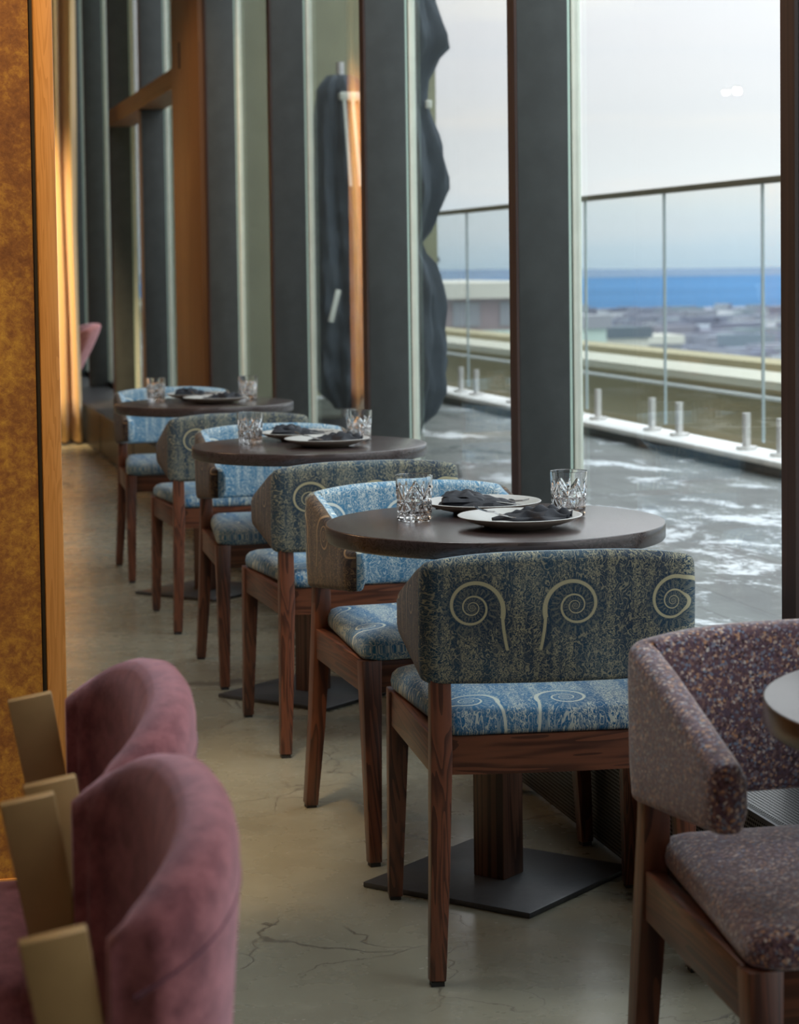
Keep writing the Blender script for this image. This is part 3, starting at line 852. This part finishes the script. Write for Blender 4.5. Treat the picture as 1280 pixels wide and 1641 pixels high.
def parasol(x, y, zb, zt, prof, label, phase, handle=False):
    p = empty('folded_parasol', (x, y, ZT)); tag(p, label, 'parasol', 'folded parasols on the terrace')
    V = []; F = []; n = 72; K = 46
    def rad(t_):
        for (a, ra), (b, rb) in zip(prof, prof[1:]):
            if a <= t_ <= b: 
                q = (t_-a)/(b-a); q = q*q*(3-2*q); return ra+(rb-ra)*q
        return prof[-1][1]
    for k in range(K+1):
        z = zt+(zb-zt)*k/K; r = rad(k/K)
        for i in range(n):
            a = 2*PI*i/n
            rr = r*(1+.17*math.sin(8*a+phase+.9*math.sin(z*4))+.06*math.sin(17*a+z*9)+.03*math.sin(31*a-z*14)+.09*math.sin(z*31+3*a+phase)*(k/K)**2)
            V.append((rr*math.cos(a), rr*math.sin(a), z-ZT))
    for k in range(K):
        for i in range(n): F.append((k*n+i, k*n+(i+1) % n, (k+1)*n+(i+1) % n, (k+1)*n+i))
    F.append(tuple(range(n))); F.append(tuple(K*n+i for i in range(n)))
    mesh('canopy', V, F, CANV, p, smooth=70)
    G().cyl((0, 0, 0), (0, 0, zt-ZT+.08), .024).build('pole', SATIN, p)
    G().cyl((0, 0, 0), (0, 0, .06), .22, .20, 32).build('base', DARKM, p, smooth=40)
    rs = min(prof, key=lambda q: q[1] if .25 < q[0] < .5 else 9)
    if handle:
        G().beam((-.14, -.28, 1.28-ZT-.33), (-.09, -.28, 1.28-ZT-.14), .03, .02).build('crank_handle', FRAME, p, bev=.003)
        for q in range(3):
            G().beam((-.02+.05*q, -.20, 2.26-ZT), (.0+.06*q, -.25, 1.75-ZT), .018, .008).build('tie_cord', FRAME, p)
        G().box(-.04, .10, -.18, -.10, 2.26-ZT, 2.31-ZT).build('top_cap', FRAME, p, bev=.01)
    else:
        G().box(.05, .08, -.10, -.08, 1.98-ZT, 2.02-ZT).build('strap_button', FRAME, p, bev=.008)
    return p
parasol(2.40, 9.65, .50, 2.75, [(0, .06), (.10, .10), (.215, .165), (.235, .12), (.29, .075), (.335, .07), (.36, .10), (.42, .135), (.50, .155), (.57, .10), (.61, .045), (.635, .06), (.66, .11), (.70, .13), (.78, .135), (.85, .14), (.905, .13), (.95, .10), (.975, .04), (1, .03)],
        'slate folded parasol, larger one, seen just left of the open sky', .4)
parasol(2.78, 12.9, .42, 2.42, [(0, .07), (.04, .13), (.2, .14), (.4, .17), (.6, .19), (.8, .18), (.93, .15), (1, .06)],
        'slate folded parasol with pale cords and crank handle, behind the tan reflection', 1.7, True)

# parapets beyond the balustrade
def slab(name, x0, x1, y0, y1, z0, z1, m): return struct(G().box(x0, x1, y0, y1, z0, z1).build(name, m))
TAN = plain('olive_tan_wall', (.44, .39, .25), .9)
slab('roof_parapet', 5.3, 5.7, -6, 60, -3, .50, TAN)
slab('parapet_flashing', 5.27, 5.75, -6, 60, .50, .55, plain('pale_flashing', (.48, .47, .37), .5))
slab('parapet_rib', 5.2, 5.3, -6, 60, .445, .46, plain('light_rib', (.50, .53, .52), .5))
slab('parapet_coping', 7.2, 7.6, -6, 80, -3, .43, plain('olive_coping', (.36, .32, .19), .8))
slab('lower_roof', 4.14, 5.3, -6, 60, -.6, -.3, plain('lower_roof_felt', (.26, .25, .19), .8))

# the neighbouring block seen beyond the end of the balustrade
bd = empty('neighbour_building', (14.0, 60, -8)); tag(bd, 'low flat roofed building with cream eaves and mint band beyond the terrace', 'building')
G().box(.4, 5.6, .4, 12, 0, 8.3).build('wall', BLD[2], bd)
G().box(0, 5.8, 0, 12.4, 8.3, 8.75).build('roof_slab', BLD[1], bd)
G().box(.2, 5.7, .2, .5, 7.15, 7.38).build('balcony_band', BLD[3], bd)
G().box(.2, 5.7, .1, .5, 5.9, 6.15).build('balcony_band', BLD[4], bd)
for k in range(3):
    G().box(.8+1.4*k, 1.6+1.4*k, .36, .42, 7.5, 8.2).build('window_pane', BLD[0], bd)
    G().box(.8+1.4*k, 1.6+1.4*k, .36, .42, 6.3, 7.0).build('window_pane', BLD[5], bd)
G().box(.6, 1.5, 1, 2, 8.75, 9.35).build('stair_tower', BLD[3], bd)
G().box(.3, 1.9, .6, 2.4, 9.35, 9.5).build('tower_roof', BLD[5], bd)
tw_ = [(26.6, 80, 1.0, 3.0, -.75), (32.6, 95, 2.2, 4.0, -1.7), (43.0, 120, 3.0, 5, -3.0)]
for k, (x, y, wx, hz, zt) in enumerate(tw_):
    h = empty('distant_house', (x, y, zt-12)); tag(h, ['pale narrow house just right of the middle mullion', 'low house with dark slate roof above the parapet right of the middle mullion', 'grey house with pale cream roof farther right above the parapet'][k], 'building', 'houses above the parapet')
    G().box(0, wx, 0, 3, 0, 12-.5).build('wall', BLD[[3, 1, 0][k]], h)
    G().box(-.15, wx+.15, -.15, 3.15, 11.5, 12).build('roof', BLD[[0, 5, 1][k]], h)

# distant town, firth and hills
struct(mesh('town_ground', [(-600, 150, -60), (3500, 150, -60), (4500, 2760, -60), (-1500, 2760, -60)], [(0, 1, 2, 3)], CITY, smooth=0))
struct(mesh('sea_water', [(-6000, 2760, -60.5), (15000, 2760, -60.5), (25000, 9500, -60.5), (-9000, 9500, -60.5)], [(0, 1, 2, 3)], SEA, smooth=0))
rnd = random.Random(11)
V = []; F = []; n = 80
for i in range(n+1):
    x = -5000+18000*i/n; z = -30+6*math.sin(i*.21+1)+3*math.sin(i*.8)
    V += [(x, 8600, -60.4), (x, 9000, z), (x, 9800, -60.4)]
for i in range(n):
    a, b = i*3, i*3+3
    F += [(a, b, b+1, a+1), (a+1, b+1, b+2, a+2), (a, a+2, b+2, b)]
struct(mesh('far_hills', V, F, HILL, smooth=80))
g = G()
for k in range(620):
    y = rnd.uniform(900, 2550); x = y*rnd.uniform(.20, .48); wd = rnd.uniform(8, 38); dp = rnd.uniform(8, 25); h = rnd.uniform(3, 8)
    if rnd.random() < .03: h += 7
    g.box(x, x+wd, y, y+dp, -60, -60+h)
tag(g.build('town_buildings', CITY, smooth=0), 'grey and cream blocks of the distant town between the terrace and the sea', 'town', kind='stuff')
